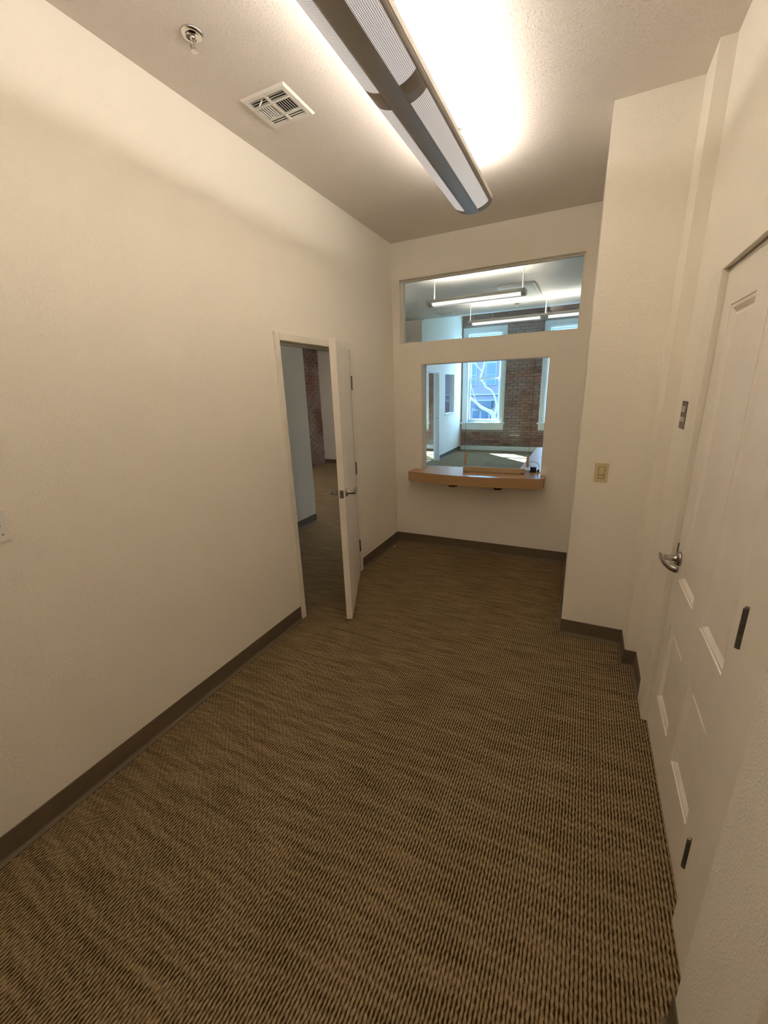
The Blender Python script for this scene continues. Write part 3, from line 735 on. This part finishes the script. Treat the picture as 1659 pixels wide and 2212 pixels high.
for s in (-1, 1):
    bm = bmesh.new(); tube(bm, [(FXC+s*.045, FY0+.05, FZ-.012), (FXC+s*.045, FY1-.05, FZ-.012)], .010, 10); obj('lamp_tube', bm, M['lens'], ml, True)
for sd in (-1, 1):      # batwing uplight: one lamp row each side of the trough, tipped outwards
    ul = bpy.data.lights.new('uplight', 'AREA'); ul.shape = 'RECTANGLE'; ul.size = .07; ul.size_y = FY1-FY0-.06; ul.energy = 25; ul.color = (1.0, .925, .835)
    uo = bpy.data.objects.new('uplight', ul); C.objects.link(uo); uo.parent = ml; uo.matrix_parent_inverse = Matrix.Translation(-Vector(ml.location))
    uo.location = (FXC+sd*.060, (FY0+FY1)/2, FZ+.045)
    uo.rotation_euler = (0, math.pi - sd*math.radians(22), 0)

# ------------------------------------------------------------------ office pendants
def office_pendant(x0, n, y, z, label, drops, power=6, tint=(1.0, .93, .82)):
    L_ = 1.22; x1 = x0 + n*L_ + .0
    t = thing('office_pendant', label, 'ceiling light', ((x0+x1)/2, y, z), 'slim pendant lights of the front office')
    a, b = .085, .055
    for k in range(n):
        xa, xb = x0+k*L_, x0+(k+1)*L_
        bm = bmesh.new(); prof = [(y+a*math.sin(t_), z-b*math.cos(t_)) for t_ in [-math.pi/2+math.pi*i/14 for i in range(15)]] + [(y+a, z+.02), (y-a, z+.02)]
        r0 = [bm.verts.new((xa, p[0], p[1])) for p in prof]; r1 = [bm.verts.new((xb, p[0], p[1])) for p in prof]
        for i in range(len(prof)-1):
            if i == len(prof)-2: continue
            bm.faces.new((r0[i], r1[i], r1[i+1], r0[i+1]))
        bm.faces.new((r0[-1], r1[-1], r1[0], r0[0])); bm.faces.new(r0); bm.faces.new(r1[::-1])
        obj('housing', bm, M['fixture_rim'], t)
        bm = bmesh.new()
        for sg_ in (-1, 1):
            pr = [(y+sg_*a*1.02*math.sin(t_), z-b*1.03*math.cos(t_)) for t_ in [.35+.85*i/6 for i in range(7)]]
            q0 = [bm.verts.new((xa+.07, p[0], p[1])) for p in pr]; q1 = [bm.verts.new((xb-.05, p[0], p[1])) for p in pr]
            for i in range(6): bm.faces.new((q0[i], q1[i], q1[i+1], q0[i+1]))
        obj('glowing_lens', bm, M['lens'], t)
    for xx in drops:
        bm = bmesh.new(); tube(bm, [(xx, y, z+.005), (xx, y, H)], .007, 8); lathe(bm, [(0, 0), (.035, 0), (.035, -.012), (0, -.014)], 16, axis_m((xx, y, H), (0, 0, 1))); obj('suspension', bm, M['plastic_white'], t)
    ld = bpy.data.lights.new('uplight', 'AREA'); ld.shape = 'RECTANGLE'; ld.size = n*L_-.1; ld.size_y = .12; ld.energy = power*n; ld.color = tint
    lo = bpy.data.objects.new('uplight', ld); C.objects.link(lo); lo.parent = t; lo.matrix_parent_inverse = Matrix.Translation(-Vector(t.location)); lo.location = ((x0+x1)/2, y, z+.024); lo.rotation_euler = (math.pi, 0, 0)
office_pendant(-.14, 1, 5.60, 2.775, 'nearer short pendant light seen through the transom window', (-.06, 1.04))
office_pendant(-.12, 2, 7.62, 2.775, 'farther long pendant light in front of the brick wall, seen through the transom', (-.10, 1.12, 2.25))

office_pendant(-3.6, 2, 5.9, 2.775, 'added pendant light, unseen behind the left wall, brightening the view through the left doorway', (-3.5, -1.3), 34, (.96, .96, .96))  # added unseen lamp, only there to brighten the area beyond the left door

# ------------------------------------------------------------------ ceiling items
def sprinkler(x, y, z, label, m_):
    t = thing('fire_sprinkler', label, 'sprinkler', (x, y, z))
    bm = bmesh.new(); lathe(bm, [(0, 0), (.042, 0), (.041, -.004), (.034, -.010), (.024, -.007), (.022, -.002), (0, -.002)], 32, axis_m((x, y, z), (0, 0, 1))); obj('escutcheon', bm, m_, t, True)
    bm = bmesh.new(); lathe(bm, [(0, -.002), (.011, -.002), (.011, -.016), (.006, -.022), (0, -.022)], 16, axis_m((x, y, z), (0, 0, 1))); obj('sprinkler_body', bm, m_, t, True)
    bm = bmesh.new()
    for s in (-1, 1): tube(bm, smooth_path([(x+s*.010, y, z-.016), (x+s*.015, y, z-.030), (x+s*.010, y, z-.044), (x, y, z-.052)], 3), .0025, 6)
    tube(bm, [(x, y, z-.020), (x, y, z-.048)], .0025, 6)
    obj('yoke', bm, m_, t)
    bm = bmesh.new()
    lathe(bm, [(0, -.050), (.006, -.050), (.013, -.054), (.013, -.056), (0, -.058)], 16, axis_m((x, y, z), (0, 0, 1))); obj('deflector', bm, m_, t)
sprinkler(.334, 1.549, H, 'chrome fire sprinkler in the near left part of the ceiling', M['chrome'])
sprinkler(1.085, 3.009, H, 'fire sprinkler coloured pale for the glare beside the far end of the hallway light', M['fixture_rim'])  # overexposure by the light is put into the pale enamel colour
sprinkler(.62, 7.95, H, 'small fire sprinkler on the office ceiling seen through the transom', M['steel'])

def vent(x0, x1, y0, y1, z, label):
    t = thing('ceiling_vent', label, 'vent', ((x0+x1)/2, (y0+y1)/2, z))
    cx, cy = (x0+x1)/2, (y0+y1)/2; w, h = x1-x0, y1-y0
    ins = .030
    bm = bmesh.new()
    # sloping flange: outer ring at the ceiling, inner ring 8 mm lower
    o_ = [(x0, y0), (x1, y0), (x1, y1), (x0, y1)]; i_ = [(x0+.008, y0+.008), (x1-.008, y0+.008), (x1-.008, y1-.008), (x0+.008, y1-.008)]; j_ = [(x0+ins, y0+ins), (x1-ins, y0+ins), (x1-ins, y1-ins), (x0+ins, y1-ins)]
    R0 = [bm.verts.new((*p, z)) for p in o_]; R1 = [bm.verts.new((*p, z-.009)) for p in i_]; R2 = [bm.verts.new((*p, z-.009)) for p in j_]; R3 = [bm.verts.new((*p, z-.001)) for p in j_]
    for a, b in ((R0, R1), (R1, R2), (R2, R3)):
        for k in range(4): bm.faces.new((a[k], a[(k+1) % 4], b[(k+1) % 4], b[k]))
    bmesh.ops.recalc_face_normals(bm, faces=bm.faces[:])
    obj('flange', bm, M['plastic_white'], t)
    obj('duct_plate', box(x0+ins, x1-ins, y0+ins, y1-ins, z-.002, z-.0005), M['dark'], t)
    # centre cross bars
    bm = bmesh.new(); bx(bm, cx-.006, cx+.006, y0+ins, y1-ins, z-.010, z-.003); obj('cross_bar', bm, M['plastic_white'], t)
    ya, yb = y0+ins+.050, y1-ins-.050
    for yy in (ya, yb):
        bm = bmesh.new(); bx(bm, x0+ins, x1-ins, yy-.005, yy+.005, z-.0098, z-.003); obj('cross_bar', bm, M['plastic_white'], t)
    def slat(px0, px1, py0, py1, tilt, along):
        bm = bmesh.new(); vs_, _ = bx(bm, -(px1-px0)/2, (px1-px0)/2, -(py1-py0)/2, (py1-py0)/2, -.0006, .0006)
        axis = 'X' if along == 'x' else 'Y'
        bmesh.ops.rotate(bm, verts=bm.verts[:], cent=(0, 0, 0), matrix=Matrix.Rotation(tilt, 3, axis))
        bmesh.ops.translate(bm, verts=bm.verts[:], vec=((px0+px1)/2, (py0+py1)/2, z-.0062))
        obj('slat', bm, M['plastic_white'], t)
    # end zones: slats running along x, thrown to -y / +y
    for (za, zb, tl) in ((y0+ins, ya-.005, .95), (yb+.005, y1-ins, .25)):
        for (xa, xb) in ((x0+ins, cx-.006), (cx+.006, x1-ins)):
            for k in range(3):
                yy = za + (k+.5)*(zb-za)/3; slat(xa, xb, yy-.006, yy+.006, tl, 'x')
    for (xa, xb, tl) in ((x0+ins, cx-.006, -.75), (cx+.006, x1-ins, .75)):
        for k in range(7):
            xx = xa + (k+.5)*(xb-xa)/7; hw = .0036 if tl < 0 else .0042; slat(xx-hw, xx+hw, ya+.005, yb-.005, tl, 'y')
    bm = bmesh.new(); tube(bm, [(cx-.03, y0+ins+.012, z-.009), (cx-.045, y0+ins+.008, z-.030)], .003, 6); obj('damper_lever', bm, M['plastic_white'], t)
    bm = bmesh.new(); lathe(bm, [(0, 0), (.004, 0), (.003, -.002), (0, -.002)], 10, axis_m((cx, y1-ins*.5, z-.009), (0, 0, 1))); obj('screw', bm, M['steel'], t)
vent(.218, .478, 1.918, 2.172, H, 'square white louvred vent in the hallway ceiling')
def small_vent(x, y, z, label):
    t = thing('ceiling_vent', label, 'vent', (x, y, z))
    obj('flange', box(x-.16, x+.16, y-.12, y+.12, z-.010, z, .003, 1), M['plastic_white'], t)
    for k in range(6):
        yy = y-.085+k*.034; obj('slat', box(x-.13, x+.13, yy-.008, yy+.008, z-.014, z-.009), M['steel'], t)
small_vent(-.72, 8.2, H, 'small vent on the office ceiling at the left of the transom view')
hp = thing('ceiling_hatch', 'flat grey panel on the office ceiling beyond the nearer pendant light', 'ceiling panel', (.93, 6.95, H))
obj('panel', box(.56, 1.07, 6.48, 7.42, H-.022, H, .003, 1), M['fixture_rim'], hp); obj('panel_field', box(.60, 1.03, 6.52, 7.38, H-.026, H-.020, .002, 1), M['fixture_rim'], hp)
bm = bmesh.new(); tube(bm, [(-.40, 10.9, H+SL*(10.9-YF)), (-.40, 10.9, 2.70)], .004, 6); tag(obj('hanging_cord', bm, M['plastic_white']), 'thin white cord hanging from the ceiling in front of the full-view window', 'cord')

# ------------------------------------------------------------------ outside: street, building and bare tree
def P36(x, z): return 1.857 + (x-1.857)*1.4444, 1.6916 + (z-1.6916)*1.4444
GZ = -2.4; YA = 52.0
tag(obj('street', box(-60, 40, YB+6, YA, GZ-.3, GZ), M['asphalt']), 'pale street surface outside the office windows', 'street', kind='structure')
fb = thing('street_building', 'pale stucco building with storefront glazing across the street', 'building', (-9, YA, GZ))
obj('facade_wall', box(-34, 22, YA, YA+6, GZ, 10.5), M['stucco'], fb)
obj('parapet', box(-34.3, 22.3, YA-.35, YA, 9.6, 10.5, .05, 1), M['facade_trim'], fb)
obj('string_course', box(-34, 22, YA-.18, YA, .78, .95, .03, 1), M['facade_trim'], fb)
obj('string_course', box(-34, 22, YA-.16, YA, .10, .22, .03, 1), M['facade_trim'], fb)
for k in range(-8, 7):
    xo = -9.34 + k*2.35
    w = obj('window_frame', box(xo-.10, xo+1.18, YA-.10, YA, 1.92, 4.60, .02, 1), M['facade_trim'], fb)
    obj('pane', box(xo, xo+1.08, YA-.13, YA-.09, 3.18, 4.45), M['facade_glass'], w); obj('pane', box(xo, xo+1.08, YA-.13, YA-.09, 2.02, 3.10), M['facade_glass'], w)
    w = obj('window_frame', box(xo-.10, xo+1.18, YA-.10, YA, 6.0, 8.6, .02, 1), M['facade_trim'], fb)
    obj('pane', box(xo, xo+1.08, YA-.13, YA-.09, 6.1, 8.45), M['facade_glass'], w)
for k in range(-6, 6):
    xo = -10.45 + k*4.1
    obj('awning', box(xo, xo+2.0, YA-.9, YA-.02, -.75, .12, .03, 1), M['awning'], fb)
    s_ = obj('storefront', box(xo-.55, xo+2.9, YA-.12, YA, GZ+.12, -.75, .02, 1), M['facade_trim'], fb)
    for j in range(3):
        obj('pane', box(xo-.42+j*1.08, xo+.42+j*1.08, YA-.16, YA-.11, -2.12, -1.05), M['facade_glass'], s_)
tr = thing('bare_tree', 'pale bare tree with crooked limbs between the window and the building', 'tree', (-1.4, 18, GZ))
def limb(name, pts, radii):
    path = smooth_path(pts, 5); n = len(path); rr = []
    for i in range(n):
        t = i/(n-1)*(len(radii)-1); k = min(int(t), len(radii)-2); rr.append(radii[k]+(radii[k+1]-radii[k])*(t-k))
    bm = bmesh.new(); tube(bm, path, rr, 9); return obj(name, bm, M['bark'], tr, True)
limb('trunk', [(-1.42, 18, GZ), (-1.50, 18, -1.0), (-1.62, 18, .25), (-1.72, 18, .62), (-1.95, 18, .76)], [.17, .15, .12, .085, .07])
limb('branch', [(-1.95, 18, .76), (-2.19, 18, .88), (-2.39, 18.05, 1.04), (-2.64, 18.1, 1.23), (-3.2, 18.2, 1.7), (-3.9, 18.3, 2.6), (-4.3, 18.4, 4.2)], [.07, .065, .055, .05, .045, .035, .015])
limb('branch', [(-1.66, 18, .40), (-1.55, 17.95, .95), (-1.71, 17.9, 1.47), (-1.93, 17.9, 1.65), (-2.02, 17.9, 1.72), (-2.13, 17.9, 1.91), (-2.25, 17.9, 2.05), (-2.18, 17.9, 2.32), (-2.11, 17.9, 2.59), (-2.0, 17.9, 3.4), (-2.3, 18, 4.6), (-2.2, 18, 6.0)], [.06, .05, .03, .032, .034, .035, .035, .032, .03, .026, .02, .01])
limb('branch', [(-2.18, 17.9, 2.32), (-2.5, 17.8, 2.7), (-2.9, 17.7, 3.5), (-3.3, 17.7, 4.9)], [.022, .02, .015, .006])
limb('branch', [(-2.0, 17.9, 3.0), (-1.5, 17.8, 3.7), (-1.1, 17.8, 4.9), (-.9, 17.8, 6.2)], [.022, .02, .014, .006])
limb('branch', [(-3.6, 18.25, 2.2), (-4.4, 18.0, 2.9), (-5.0, 17.9, 3.9), (-5.3, 17.9, 5.2)], [.03, .026, .02, .008])
limb('branch', [(-2.39, 18.05, 1.04), (-2.6, 18.0, 1.6), (-2.75, 18.0, 2.2), (-3.0, 18.0, 2.8)], [.018, .016, .012, .005])
